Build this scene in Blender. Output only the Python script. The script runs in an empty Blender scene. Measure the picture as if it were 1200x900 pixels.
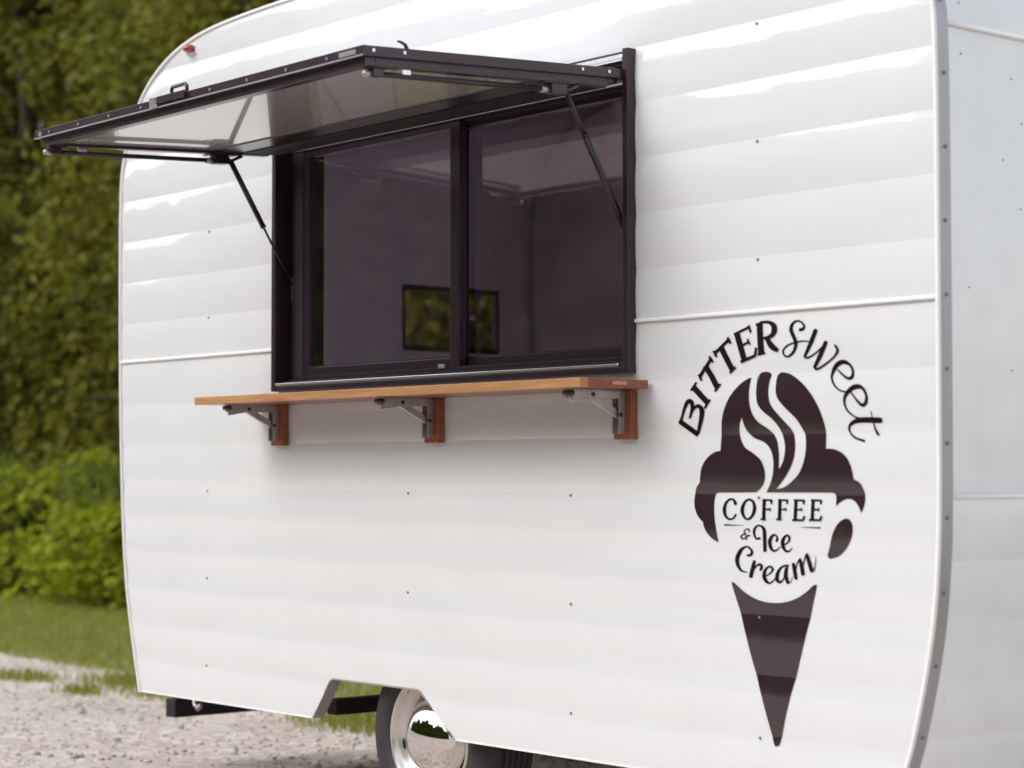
import bpy, bmesh, math, random
import numpy as np
from mathutils import Vector, Matrix
from mathutils.geometry import tessellate_polygon

random.seed(7); rng = np.random.default_rng(7)
S = bpy.context.scene
R = math.radians

# ------------------------------------------------------------------ camera
F_PX, CAM = 2490.0, Vector((4.39, -4.10, 1.16))          # focal length in photo pixels (1200 wide)
YAW, PITCH = R(39.8), math.atan(105/2490)
cd = bpy.data.cameras.new('camera'); cam = bpy.data.objects.new('camera', cd)
S.collection.objects.link(cam); S.camera = cam
cd.sensor_width = 36; cd.lens = 36*F_PX/1200; cd.clip_end = 3000
cam.location = CAM
cam.rotation_euler = (R(90)+PITCH, 0, R(90)-YAW)
cd.dof.use_dof = True; cd.dof.focus_distance = 6.4; cd.dof.aperture_fstop = 2.5

# ------------------------------------------------------------------ light
SUN_EL, SUN_AZ = R(43), R(-16)                            # azimuth from -Y towards +X
w = bpy.data.worlds.new('World'); S.world = w; w.use_nodes = True
nt = w.node_tree; nt.nodes.clear()
sky = nt.nodes.new('ShaderNodeTexSky'); sky.sky_type = 'NISHITA'; sky.sun_disc = False
sky.sun_elevation = SUN_EL; sky.sun_rotation = R(180)-SUN_AZ
sky.air_density = 1.0; sky.dust_density = 2.0; sky.ozone_density = 1.0
hs = nt.nodes.new('ShaderNodeHueSaturation'); hs.inputs['Saturation'].default_value = 0.30
bg = nt.nodes.new('ShaderNodeBackground'); bg.inputs['Strength'].default_value = 0.15
wo = nt.nodes.new('ShaderNodeOutputWorld')
nt.links.new(sky.outputs[0], hs.inputs['Color']); nt.links.new(hs.outputs[0], bg.inputs['Color']); nt.links.new(bg.outputs[0], wo.inputs['Surface'])
sd = bpy.data.lights.new('sun', 'SUN'); sd.energy = 0.72; sd.angle = R(28); sd.color = (1, .994, .984)
sun = bpy.data.objects.new('sun', sd); S.collection.objects.link(sun)
sdir = Vector((math.sin(SUN_AZ)*math.cos(SUN_EL), -math.cos(SUN_AZ)*math.cos(SUN_EL), math.sin(SUN_EL)))
sun.rotation_euler = sdir.to_track_quat('Z', 'Y').to_euler()
S.view_settings.view_transform = 'Standard'; S.view_settings.look = 'None'
S.view_settings.exposure = 0.88; S.view_settings.gamma = 1.0

# ------------------------------------------------------------------ pixel -> point
_fh = Vector((-math.cos(YAW), math.sin(YAW), 0)); _r = Vector((math.sin(YAW), math.cos(YAW), 0))
_f = _fh*math.cos(PITCH)+Vector((0, 0, 1))*math.sin(PITCH); _u = _r.cross(_f)
def ray(px, py): return _f+_r*((px-600)/F_PX)-_u*((py-450)/F_PX)
def onY(px, py, y=0.0):
    d = ray(px, py); return CAM+d*((y-CAM.y)/d.y)

# ------------------------------------------------------------------ materials
def nodes(m): return m.node_tree.nodes, m.node_tree.links
def mat(name, col, rough=.5, metal=0, coat=0, coat_rough=.05, bump=None, var=None, spec=.5, coat_ior=1.5):
    """bump = (scale, distance, detail); var = (scale, amount, stretch) colour variation"""
    m = bpy.data.materials.new(name); m.use_nodes = True
    N, L = nodes(m); b = N['Principled BSDF']
    b.inputs['Base Color'].default_value = (*col, 1); b.inputs['Roughness'].default_value = rough
    b.inputs['Metallic'].default_value = metal; b.inputs['Coat Weight'].default_value = coat
    b.inputs['Coat Roughness'].default_value = coat_rough; b.inputs['Specular IOR Level'].default_value = spec; b.inputs['Coat IOR'].default_value = coat_ior
    tc = N.new('ShaderNodeTexCoord')
    if bump:
        n = N.new('ShaderNodeTexNoise'); n.inputs['Scale'].default_value = bump[0]; n.inputs['Detail'].default_value = bump[2]
        bp = N.new('ShaderNodeBump'); bp.inputs['Distance'].default_value = bump[1]; bp.inputs['Strength'].default_value = 1
        L.new(tc.outputs['Object'], n.inputs['Vector']); L.new(n.outputs['Fac'], bp.inputs['Height'])
        L.new(bp.outputs[0], b.inputs['Normal']); L.new(bp.outputs[0], b.inputs['Coat Normal'])
    if var:
        mp = N.new('ShaderNodeMapping'); mp.inputs['Scale'].default_value = var[2]
        n = N.new('ShaderNodeTexNoise'); n.inputs['Scale'].default_value = var[0]; n.inputs['Detail'].default_value = 6
        rp = N.new('ShaderNodeValToRGB'); a = var[1]
        rp.color_ramp.elements[0].position = .3; rp.color_ramp.elements[1].position = .7
        rp.color_ramp.elements[0].color = (*[c*(1-a) for c in col], 1); rp.color_ramp.elements[1].color = (*[min(1, c*(1+a)) for c in col], 1)
        L.new(tc.outputs['Object'], mp.inputs[0]); L.new(mp.outputs[0], n.inputs['Vector']); L.new(n.outputs['Fac'], rp.inputs[0]); L.new(rp.outputs[0], b.inputs['Base Color'])
    return m
M = {}
M['white'] = mat('white_paint', (.700, .708, .716), .36, spec=.3, coat=1, coat_rough=.025, coat_ior=1.75, bump=(2.6, .0035, 1.5), var=(3, .02, (1, 1, 3)))
M['endwhite'] = mat('white_end_paint', (.80, .81, .825), .35, coat=.8, coat_rough=.12, bump=(5, .003, 3), var=(9, .03, (1, 1, 1)))
M['trimwhite'] = mat('white_trim', (.80, .80, .80), .35, coat=.5)
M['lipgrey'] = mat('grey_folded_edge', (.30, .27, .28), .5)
M['liner'] = mat('grey_interior_liner', (.82, .76, .80), .6, var=(2, .1, (1, 1, 1)))
M['alu'] = mat('brushed_aluminium', (.40, .39, .41), .45, metal=.6, bump=(60, .0006, 2), var=(14, .08, (1, 1, .2)))
M['brightalu'] = mat('bright_aluminium', (.86, .84, .86), .22, metal=.9)
M['black'] = mat('black_enamel', (.026, .010, .019), .30, coat=.3, coat_rough=.15, bump=(30, .0006, 2))
M['frameblack'] = mat('window_frame_black', (.017, .006, .012), .34, coat=.2, coat_rough=.2, bump=(30, .0006, 2))
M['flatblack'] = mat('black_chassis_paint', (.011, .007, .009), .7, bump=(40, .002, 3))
M['vinyl'] = mat('dark_brown_vinyl', (.021, .007, .014), .45, spec=.2, coat=1, coat_rough=.09, coat_ior=1.75, bump=(7, .002, 2))
M['print'] = mat('black_vinyl_lettering', (.008, .003, .006), .5, spec=.12)
M['panel'] = mat('pale_hatch_lining', (.52, .495, .48), .25, coat=1, coat_rough=.02, spec=.8, coat_ior=1.8)
M['steel'] = mat('bracket_steel', (.44, .40, .39), .38, metal=.75, var=(20, .15, (1, 1, 1)))
M['darksteel'] = mat('dark_strut_steel', (.05, .04, .045), .35, metal=.6)
M['chrome'] = mat('chrome', (.80, .78, .76), .04, metal=1, bump=(5, .0008, 1))
M['rim'] = mat('silver_wheel_paint', (.62, .58, .54), .26, metal=.65, coat=.4)
M['tyre'] = mat('tyre_rubber', (.030, .022, .026), .62, bump=(80, .001, 3), var=(12, .2, (1, 1, 1)))
M['red'] = mat('red_lens', (.35, .008, .02), .15, coat=1)
M['rivet'] = mat('rivet_grey', (.22, .21, .21), .45, metal=.6)
M['bark'] = mat('bark', (.09, .065, .045), .9, bump=(14, .03, 5), var=(6, .35, (1, 1, .3)))

def wood(name, c0, c1, rough=.45):
    m = mat(name, c0, rough, coat=.35, coat_rough=.2); N, L = nodes(m); b = N['Principled BSDF']
    tc = N['Texture Coordinate']; mp = N.new('ShaderNodeMapping'); mp.inputs['Scale'].default_value = (2.2, 34, 34)
    n = N.new('ShaderNodeTexNoise'); n.inputs['Scale'].default_value = 2.4; n.inputs['Detail'].default_value = 8; n.inputs['Distortion'].default_value = .6
    rp = N.new('ShaderNodeValToRGB'); rp.color_ramp.elements[0].position = .32; rp.color_ramp.elements[1].position = .68
    rp.color_ramp.elements[0].color = (*c0, 1); rp.color_ramp.elements[1].color = (*c1, 1)
    bp = N.new('ShaderNodeBump'); bp.inputs['Distance'].default_value = .0012
    L.new(tc.outputs['Object'], mp.inputs[0]); L.new(mp.outputs[0], n.inputs['Vector']); L.new(n.outputs['Fac'], rp.inputs[0])
    L.new(rp.outputs[0], b.inputs['Base Color']); L.new(n.outputs['Fac'], bp.inputs['Height']); L.new(bp.outputs[0], b.inputs['Normal'])
    return m
M['oak'] = wood('honey_wood', (.34, .155, .055), (.50, .255, .100))
M['redwood'] = wood('red_brown_wood', (.17, .040, .014), (.30, .085, .030))
M['plug'] = wood('pale_wood_plug', (.50, .21, .12), (.60, .28, .17))

def glass(name, tint, ior=1.5):
    m = bpy.data.materials.new(name); m.use_nodes = True; N, L = nodes(m); N.clear()
    o = N.new('ShaderNodeOutputMaterial'); t = N.new('ShaderNodeBsdfTransparent'); g = N.new('ShaderNodeBsdfGlossy')
    t.inputs[0].default_value = (*tint, 1); g.inputs['Roughness'].default_value = .012; g.inputs[0].default_value = (.95, .93, .96, 1)
    r0 = ((ior-1)/(ior+1))**2; lw = N.new('ShaderNodeLayerWeight'); lw.inputs[0].default_value = .5; mx = N.new('ShaderNodeMixShader')
    pw = N.new('ShaderNodeMath'); pw.operation = 'POWER'; pw.inputs[1].default_value = 5; fr = N.new('ShaderNodeMath'); fr.operation = 'MULTIPLY_ADD'; fr.inputs[1].default_value = 1-r0; fr.inputs[2].default_value = r0
    L.new(lw.outputs['Facing'], pw.inputs[0]); L.new(pw.outputs[0], fr.inputs[0])
    tc = N.new('ShaderNodeTexCoord'); n = N.new('ShaderNodeTexNoise'); n.inputs['Scale'].default_value = 3; bp = N.new('ShaderNodeBump'); bp.inputs['Distance'].default_value = .0006
    L.new(tc.outputs['Object'], n.inputs['Vector']); L.new(n.outputs['Fac'], bp.inputs['Height']); L.new(bp.outputs[0], g.inputs['Normal'])
    L.new(fr.outputs[0], mx.inputs[0]); L.new(t.outputs[0], mx.inputs[1]); L.new(g.outputs[0], mx.inputs[2]); L.new(mx.outputs[0], o.inputs[0])
    return m
M['glass'] = glass('tinted_glass', (.92, .83, .89), 2.05)
M['glass_dark'] = glass('tinted_glass_with_screen', (.80, .69, .75), 2.05)
M['glass_clear'] = glass('clear_glass', (.97, .98, .97), 1.45)

def leaf(name, dark, light, warm, trans=.35):
    m = bpy.data.materials.new(name); m.use_nodes = True; N, L = nodes(m); b = N['Principled BSDF']; out = N['Material Output']
    geo = N.new('ShaderNodeNewGeometry'); tc = N.new('ShaderNodeTexCoord')
    n = N.new('ShaderNodeTexNoise'); n.inputs['Scale'].default_value = .75; n.inputs['Detail'].default_value = 2.5
    L.new(tc.outputs['Object'], n.inputs['Vector'])
    rp = N.new('ShaderNodeValToRGB'); rp.color_ramp.elements[0].color = (*dark, 1); rp.color_ramp.elements[1].color = (*light, 1)
    e = rp.color_ramp.elements.new(.93); e.color = (*light, 1); rp.color_ramp.elements[2].color = (*warm, 1); 
    ad = N.new('ShaderNodeMath'); ad.operation = 'MULTIPLY_ADD'; ad.inputs[1].default_value = .42; 
    mu = N.new('ShaderNodeMath'); mu.operation = 'MULTIPLY'; mu.inputs[1].default_value = .62
    L.new(n.outputs['Fac'], mu.inputs[0]); L.new(geo.outputs['Random Per Island'], ad.inputs[0]); L.new(mu.outputs[0], ad.inputs[2])
    L.new(ad.outputs[0], rp.inputs[0]); L.new(rp.outputs[0], b.inputs['Base Color']); b.inputs['Roughness'].default_value = .6; b.inputs['Specular IOR Level'].default_value = .15
    tr = N.new('ShaderNodeBsdfTranslucent'); L.new(rp.outputs[0], tr.inputs[0]); mx = N.new('ShaderNodeMixShader'); mx.inputs[0].default_value = trans
    L.new(b.outputs[0], mx.inputs[1]); L.new(tr.outputs[0], mx.inputs[2]); L.new(mx.outputs[0], out.inputs['Surface'])
    return m
M['leaf_tree'] = leaf('olive_foliage', (.085, .092, .016), (.300, .295, .045), (.44, .37, .07), .5)
M['leaf_tree_b'] = leaf('deep_green_foliage', (.070, .082, .016), (.235, .250, .040), (.36, .33, .05), .5)
M['leaf_shrub'] = leaf('bright_shrub_foliage', (.185, .230, .018), (.410, .450, .030), (.58, .52, .05), .5)
M['blade'] = leaf('grass_blade', (.250, .275, .050), (.400, .430, .090), (.50, .46, .15), .5)
M['tallblade'] = leaf('tall_weed', (.200, .260, .050), (.340, .410, .080), (.44, .44, .10), .6)

def ground_mat(name, stops, scale, bump, extra=None):
    m = bpy.data.materials.new(name); m.use_nodes = True; N, L = nodes(m); b = N['Principled BSDF']; b.inputs['Roughness'].default_value = .95
    b.inputs['Specular IOR Level'].default_value = .2
    tc = N.new('ShaderNodeTexCoord')
    n1 = N.new('ShaderNodeTexNoise'); n1.inputs['Scale'].default_value = scale[0]; n1.inputs['Detail'].default_value = 7
    n2 = N.new('ShaderNodeTexVoronoi'); n2.inputs['Scale'].default_value = scale[1]
    L.new(tc.outputs['Object'], n1.inputs['Vector']); L.new(tc.outputs['Object'], n2.inputs['Vector'])
    mx = N.new('ShaderNodeMath'); mx.operation = 'MULTIPLY_ADD'; mx.inputs[1].default_value = .45
    sp = N.new('ShaderNodeSeparateColor'); L.new(n2.outputs['Color'], sp.inputs[0]); L.new(sp.outputs[0], mx.inputs[0])
    s2 = N.new('ShaderNodeMath'); s2.operation = 'MULTIPLY'; s2.inputs[1].default_value = .62; L.new(n1.outputs['Fac'], s2.inputs[0]); L.new(s2.outputs[0], mx.inputs[2])
    rp = N.new('ShaderNodeValToRGB'); els = rp.color_ramp.elements
    els[0].position, els[0].color = stops[0][0], (*stops[0][1], 1); els[1].position, els[1].color = stops[-1][0], (*stops[-1][1], 1)
    for p, c in stops[1:-1]: e = els.new(p); e.color = (*c, 1)
    L.new(mx.outputs[0], rp.inputs[0]); L.new(rp.outputs[0], b.inputs['Base Color'])
    bp = N.new('ShaderNodeBump'); bp.inputs['Distance'].default_value = bump; L.new(mx.outputs[0], bp.inputs['Height']); L.new(bp.outputs[0], b.inputs['Normal'])
    return m
M['gravel'] = ground_mat('pale_gravel', [(.2, (.32, .26, .22)), (.5, (.49, .42, .365)), (.8, (.65, .575, .52))], (1.1, 30), .02)
M['soil'] = ground_mat('grassy_soil', [(.2, (.15, .14, .06)), (.5, (.22, .22, .085)), (.8, (.29, .27, .13))], (.8, 18), .04)
M['stone'] = mat('gravel_stone', (.50, .44, .395), .9, var=(3.5, .45, (1, 1, 1)))

# ------------------------------------------------------------------ helpers
def link(o, parent=None):
    S.collection.objects.link(o)
    if parent: o.parent = parent
    return o
def tag(o, label=None, cat=None, group=None, kind=None):
    if label: o['label'] = label
    if cat: o['category'] = cat
    if group: o['group'] = group
    if kind: o['kind'] = kind
    return o
def from_bm(name, bm, m, parent=None, smooth=False, bevel=0, seg=2, shade_angle=None):
    me = bpy.data.meshes.new(name); bm.to_mesh(me); bm.free(); me.materials.append(M[m])
    if smooth: me.polygons.foreach_set('use_smooth', [True]*len(me.polygons))
    o = link(bpy.data.objects.new(name, me), parent)
    if bevel:
        b = o.modifiers.new('bevel', 'BEVEL'); b.width = bevel; b.segments = seg; b.limit_method = 'ANGLE'
    return o
def mesh(name, v, f, m, parent=None, smooth=False, **k):
    bm = bmesh.new(); vs = [bm.verts.new(p) for p in v]
    for q in f: bm.faces.new([vs[i] for i in q])
    return from_bm(name, bm, m, parent, smooth, **k)
def add_box(bm, x0, x1, y0, y1, z0, z1):
    vs = [bm.verts.new(p) for p in ((x0,y0,z0),(x1,y0,z0),(x1,y1,z0),(x0,y1,z0),(x0,y0,z1),(x1,y0,z1),(x1,y1,z1),(x0,y1,z1))]
    for q in ((0,3,2,1),(4,5,6,7),(0,1,5,4),(1,2,6,5),(2,3,7,6),(3,0,4,7)): bm.faces.new([vs[i] for i in q])
def box(name, m, parent, *b, bevel=.002):
    bm = bmesh.new()
    for q in ([b] if not isinstance(b[0], (tuple, list)) else b): add_box(bm, *q)
    return from_bm(name, bm, m, parent, bevel=bevel)
def add_tube(bm, pts, radii, seg=12, cap=True):
    pts = [Vector(p) for p in pts]; rings = []
    if not isinstance(radii, (list, tuple)): radii = [radii]*len(pts)
    for i, p in enumerate(pts):
        t = (pts[min(i+1, len(pts)-1)]-pts[max(i-1, 0)]).normalized()
        a = t.orthogonal().normalized() if i == 0 else (a-t*a.dot(t)).normalized()
        c = t.cross(a)
        rings.append([bm.verts.new(p+(a*math.cos(2*math.pi*k/seg)+c*math.sin(2*math.pi*k/seg))*radii[i]) for k in range(seg)])
    for i in range(len(rings)-1):
        for k in range(seg): bm.faces.new((rings[i][k], rings[i][(k+1) % seg], rings[i+1][(k+1) % seg], rings[i+1][k]))
    if cap: bm.faces.new(rings[0][::-1]); bm.faces.new(rings[-1])
def tube(name, m, parent, pts, radii, seg=12):
    bm = bmesh.new(); add_tube(bm, pts, radii, seg); return from_bm(name, bm, m, parent, True)
def add_bar(bm, p, q, w, h, up=(0, 0, 1)):
    p, q = Vector(p), Vector(q); d = (q-p).normalized(); s = d.cross(Vector(up)).normalized(); u = s.cross(d)
    vs = [bm.verts.new(e+s*(a*w/2)+u*(b*h/2)) for e in (p, q) for a, b in ((-1,-1),(1,-1),(1,1),(-1,1))]
    for f in ((0,1,2,3),(7,6,5,4),(0,4,5,1),(1,5,6,2),(2,6,7,3),(3,7,4,0)): bm.faces.new([vs[i] for i in f])
def lathe(name, m, parent, prof, cx, cz, seg=72, y0=0):
    """profile of (radius, y) turned round the axle (Y)"""
    bm = bmesh.new(); rings = []
    for r, y in prof:
        if r < 1e-5: rings.append([bm.verts.new((cx, y0+y, cz))])
        else: rings.append([bm.verts.new((cx+r*math.cos(2*math.pi*k/seg), y0+y, cz+r*math.sin(2*math.pi*k/seg))) for k in range(seg)])
    for a, b in zip(rings, rings[1:]):
        for k in range(seg):
            k2 = (k+1) % seg
            f = [a[k % len(a)], a[k2 % len(a)], b[k2 % len(b)], b[k % len(b)]]
            f = list(dict.fromkeys(f)); bm.faces.new(f)
    bmesh.ops.recalc_face_normals(bm, faces=bm.faces)
    return from_bm(name, bm, m, parent, True)
def quads_np(name, V, m, parent=None, smooth=False):
    """V: (n,k,3) loose polygons with k corners"""
    n, k, _ = V.shape; me = bpy.data.meshes.new(name)
    me.vertices.add(n*k); me.vertices.foreach_set('co', V.astype(np.float32).ravel())
    me.loops.add(n*k); me.loops.foreach_set('vertex_index', np.arange(n*k, dtype=np.int32))
    me.polygons.add(n); me.polygons.foreach_set('loop_start', np.arange(0, n*k, k, dtype=np.int32))
    me.update(calc_edges=True); me.materials.append(M[m])
    return link(bpy.data.objects.new(name, me), parent)
def smooth_poly(pts, n=6, closed=False):
    """Catmull-Rom through pts (any dimension)"""
    P = np.array(pts, float); N = len(P); out = []
    for i in range(N if closed else N-1):
        if closed: p0, p1, p2, p3 = P[(i-1) % N], P[i], P[(i+1) % N], P[(i+2) % N]
        else: p0, p1, p2, p3 = P[max(i-1, 0)], P[i], P[i+1], P[min(i+2, N-1)]
        for k in range(n):
            t = k/n
            out.append(.5*((2*p1)+(-p0+p2)*t+(2*p0-5*p1+4*p2-p3)*t*t+(-p0+3*p1-3*p2+p3)*t**3))
    if not closed: out.append(P[-1])
    return np.array(out)

# ================================================================== SETTING
def sheet(name, x0, x1, y0, y1, z, m, nx, ny, edge=0):
    bm = bmesh.new(); g = [[None]*(ny+1) for _ in range(nx+1)]
    for i in range(nx+1):
        for j in range(ny+1):
            x = x0+(x1-x0)*i/nx; y = y0+(y1-y0)*j/ny
            if edge and j in (0, ny): y += edge*(math.sin(x*.9+j)*.35+math.sin(x*2.7+2*j)*.25+math.sin(x*7.3)*.18+random.uniform(-.25, .25))
            g[i][j] = bm.verts.new((x, y, z))
    for i in range(nx):
        for j in range(ny): bm.faces.new((g[i][j], g[i+1][j], g[i+1][j+1], g[i][j+1]))
    o = from_bm(name, bm, m, None, True); return tag(o, kind='structure')
ground = sheet('ground', -900, 900, -900, 900, 0, 'soil', 6, 6)
road = sheet('gravel_road', -120, 90, -9.5, 2.16, .004, 'gravel', 840, 6, edge=.10)

# ================================================================== TRAILER
trailer = bpy.data.objects.new('food_trailer', None); link(trailer); trailer.location = (0, 0, 0)
tag(trailer, 'white ribbed coffee and ice cream trailer with raised serving hatch and wooden shelf', 'food trailer')
Z_BOT, PITCH_L, Z0L = .338, .1578, .3158
WIDTH = 2.10
left = [(-2.722,.333),(-2.783,.542),(-2.831,.751),(-2.862,1.012),(-2.884,1.407),(-2.894,1.80),(-2.896,2.19),(-2.882,2.345),(-2.830,2.479),(-2.733,2.608),(-2.605,2.695),(-2.449,2.753),(-2.239,2.788),(-1.90,2.805),(-1.40,2.811)]
rtop = [(-1.806-x, z) for x, z in left[:6:-1]]
right = rtop+[(1.090,2.19),(1.0925,1.69),(1.0925,1.378),(1.091,1.088),(1.085,.943),(1.070,.798),(1.042,.652),(1.004,.504),(.982,.439),(.944,.333)]
L_s, R_s = smooth_poly(left, 8), smooth_poly(right, 8)
OUT = np.vstack([L_s, R_s])                               # side outline: bottom left, over the roof, bottom right
def xl(z): return float(np.interp(z, L_s[:, 1], L_s[:, 0]))
def xr(z): return float(np.interp(z, R_s[::-1, 1], R_s[::-1, 0]))
def lap_y(z, lap=None):
    """depth of the pressed siding: each lap swells out between two creases"""
    t = (z-Z0L)/PITCH_L; t -= math.floor(t) if lap is None else lap
    t = min(max(t, 0), 1)
    return -.0035*(1-(2*t-1)**2)
WX0, WX1, WZ0, WZ1 = -1.780, -.004, 1.462, 2.345           # opening of the serving window
AZ = .474
def arch(z): t = (z-.338)/(AZ-.338); return -1.578+t*(.105), -.806-t*(.178)
NLAP = int((2.811-Z0L)/PITCH_L)+1
for k in range(NLAP):
    za, zb = max(Z0L+k*PITCH_L, Z_BOT), min(Z0L+(k+1)*PITCH_L, 2.8105)
    zs = set(np.linspace(za, zb, 15).tolist())
    for b in (WZ0, WZ1, AZ):
        if za < b < zb: zs.add(b)
    if k >= NLAP-2: zs |= set(np.linspace(max(za, 2.70), zb, 18).tolist())
    zs = sorted(zs); bms = {}
    for a, b in zip(zs, zs[1:]):
        if b-a < 1e-5: continue
        m_ = (a+b)/2; seg = [((xl(a), xl(b)), (xr(a), xr(b)))]
        if WZ0 < m_ < WZ1: seg = [(seg[0][0], (WX0, WX0)), ((WX1, WX1), seg[0][1])]
        elif m_ < AZ:
            (l0, r0), (l1, r1) = arch(a), arch(b); seg = [(seg[0][0], (l0, l1)), ((r0, r1), seg[0][1])]
        for j_, ((xa0, xb0), (xa1, xb1)) in enumerate(seg):
            n = 6; key = j_ if k in (0, 1) else (j_, len(seg)) ; bm = bms.setdefault(key, bmesh.new())
            va = [bm.verts.new((xa0+(xa1-xa0)*i/n, lap_y(a, k), a)) for i in range(n+1)]
            vb = [bm.verts.new((xb0+(xb1-xb0)*i/n, lap_y(b, k), b)) for i in range(n+1)]
            for i in range(n): bm.faces.new((va[i], va[i+1], vb[i+1], vb[i]))
    for bm in bms.values():
        bmesh.ops.remove_doubles(bm, verts=bm.verts, dist=1e-5); from_bm('siding_panel', bm, 'white', trailer, True)

# inner liner behind the siding, far wall, floor, so that the interior is a closed room
def liner_wall(name, y, hole=None, m='liner'):
    bm = bmesh.new(); zs = sorted(set(np.linspace(.47, 2.79, 24).tolist()+([hole[2], hole[3]] if hole else [])))
    for a, b in zip(zs, zs[1:]):
        m_ = (a+b)/2; e = .02; seg = [((xl(a)+e, xl(b)+e), (xr(a)-e, xr(b)-e))]
        if hole and hole[2] < m_ < hole[3]: seg = [(seg[0][0], (hole[0],)*2), ((hole[1],)*2, seg[0][1])]
        for (p, q), (r_, s_) in seg: bm.faces.new([bm.verts.new(v) for v in ((p, y, a), (r_, y, a), (s_, y, b), (q, y, b))])
    return from_bm(name, bm, m, trailer)
liner_wall('inner_wall', .035, (WX0, WX1, WZ0, WZ1))
liner_wall('inner_wall', WIDTH-.03)
bm = bmesh.new(); f = [bm.verts.new((x, WIDTH, z)) for x, z in OUT]; bm.faces.new(f)
from_bm('far_side_wall', bm, 'endwhite', trailer)
box('floor', 'liner', trailer, -2.72, .96, .04, WIDTH-.04, .482, .52)

# curved ends and roof: the outline carried across the width
EW = (1.36, 1.88, 1.70, 1.96)                              # window in the rear end: y0 y1 z0 z1
def end_strip(name, za, zb, side, m, off=0.0, bulge=0.0, ys=None, y_rng=(.04, WIDTH)):
    src = R_s[::-1] if side > 0 else L_s
    zz = np.unique(np.concatenate([np.linspace(za, zb, 14), src[(src[:, 1] > za) & (src[:, 1] < zb), 1]]))
    bm = bmesh.new(); X = xr if side > 0 else xl; ny = 4; rows = []
    for z in zz:
        t = (z-za)/(zb-za); o = off+bulge*(1-(2*t-1)**2)
        rows.append([bm.verts.new((X(z)+side*o, y_rng[0]+(y_rng[1]-y_rng[0])*j/ny, z)) for j in range(ny+1)])
    for a, b in zip(rows, rows[1:]):
        for j in range(ny): bm.faces.new((a[j], a[j+1], b[j+1], b[j]) if side > 0 else (a[j+1], a[j], b[j], b[j+1]))
    return from_bm(name, bm, m, trailer, True)
SEAMS = [.335, .50, .645, .79, .945, 1.104, 2.270, 2.78]
for a, b in zip(SEAMS, SEAMS[1:]):
    end_strip('end_panel', a, b, 1, 'endwhite', -.004, .0035 if b < 1.2 else .001)
for z in (2.270, 1.104):
    bm = bmesh.new(); add_tube(bm, [(xr(z)-.003, .042, z), (xr(z)-.003, WIDTH, z)], .0075, 10)
    from_bm('end_seam_molding', bm, 'trimwhite', trailer, True)
for za, zb, yr in ((.335, EW[2], (.04, WIDTH)), (EW[2], EW[3], (.04, EW[0])), (EW[2], EW[3], (EW[1], WIDTH)), (EW[3], 2.78, (.04, WIDTH))):
    end_strip('end_panel', za, zb, -1, 'endwhite', -.004, 0, y_rng=yr)
x_e = xl(1.87)
bm = bmesh.new()
for b in ((EW[0]-.006, EW[0]+.006, EW[2]-.012, EW[3]+.012), (EW[1]-.006, EW[1]+.006, EW[2]-.012, EW[3]+.012)): add_box(bm, x_e-.02, x_e+.012, b[0], b[1], b[2], b[3])
for b in ((EW[2]-.012, EW[2]+.012), (EW[3]-.012, EW[3]+.012)): add_box(bm, x_e-.02, x_e+.012, EW[0]+.006, EW[1]-.006, b[0], b[1])
rw = from_bm('rear_window', bm, 'black', trailer, bevel=.002)
box('pane', 'glass_clear', rw, x_e+.004, x_e+.008, EW[0]+.006, EW[1]-.006, EW[2]+.012, EW[3]-.012, bevel=0)
top = [tuple(p) for p in OUT if p[1] >= 2.78]
VX0, VX1, VY0, VY1 = -1.45, -.30, .55, 1.55               # added roof opening, unseen, lets in daylight to brighten the interior
top = sorted(set([p for p in top if not VX0 <= p[0] <= VX1]+[(VX0, 2.811), (VX1, 2.811)]))
bm = bmesh.new(); cols = [[bm.verts.new((x, y, z-.004)) for y in (.04, VY0, VY1, WIDTH)] for x, z in top]
for i in range(len(top)-1):
    for j in range(3):
        if j == 1 and top[i][0] == VX0: continue
        bm.faces.new((cols[i][j], cols[i][j+1], cols[i+1][j+1], cols[i+1][j]))
from_bm('roof', bm, 'endwhite', trailer, True)
rv = box('added_roof_vent', 'trimwhite', trailer, (VX0-.03, VX1+.03, VY0-.03, VY0, 2.79, 2.86), (VX0-.03, VX1+.03, VY1, VY1+.03, 2.79, 2.86), (VX0-.03, VX0, VY0, VY1, 2.79, 2.86), (VX1, VX1+.03, VY0, VY1, 2.79, 2.86))
box('added_vent_dome', 'glass_clear', rv, VX0-.02, VX1+.02, VY0-.02, VY1+.02, 2.8605, 2.866, bevel=0)

# white bead and aluminium corner rail following the outline
T = np.gradient(OUT, axis=0); T /= np.linalg.norm(T, axis=1)[:, None]; NRM = np.stack([-T[:, 1], T[:, 0]], 1)
def rail(name, m, y0, y1, o0, o1, idx):
    bm = bmesh.new(); rings = []
    for i in idx:
        p, n = OUT[i], NRM[i]; a, b = p+n*o0, p+n*o1
        rings.append([bm.verts.new((a[0], y0, a[1])), bm.verts.new((b[0], y0, b[1])), bm.verts.new((b[0], y1, b[1])), bm.verts.new((a[0], y1, a[1]))])
    for r0, r1 in zip(rings, rings[1:]):
        for k in range(4): bm.faces.new((r0[k], r1[k], r1[(k+1) % 4], r0[(k+1) % 4]))
    bm.faces.new(rings[0]); bm.faces.new(rings[-1][::-1]); bmesh.ops.recalc_face_normals(bm, faces=bm.faces)
    return from_bm(name, bm, m, trailer, bevel=.002)
rail('edge_bead', 'trimwhite', -.011, .0005, -.004, .006, range(len(OUT)))
cr = rail('corner_rail', 'alu', .001, .044, -.003, .005, range(len(OUT)))
z = 2.69
bm0 = bmesh.new(); bmesh.ops.create_uvsphere(bm0, u_segments=10, v_segments=6, radius=.0052)
me_s = bpy.data.meshes.new('rail_screw'); bm0.to_mesh(me_s); bm0.free(); me_s.materials.append(M['rivet'])
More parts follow.
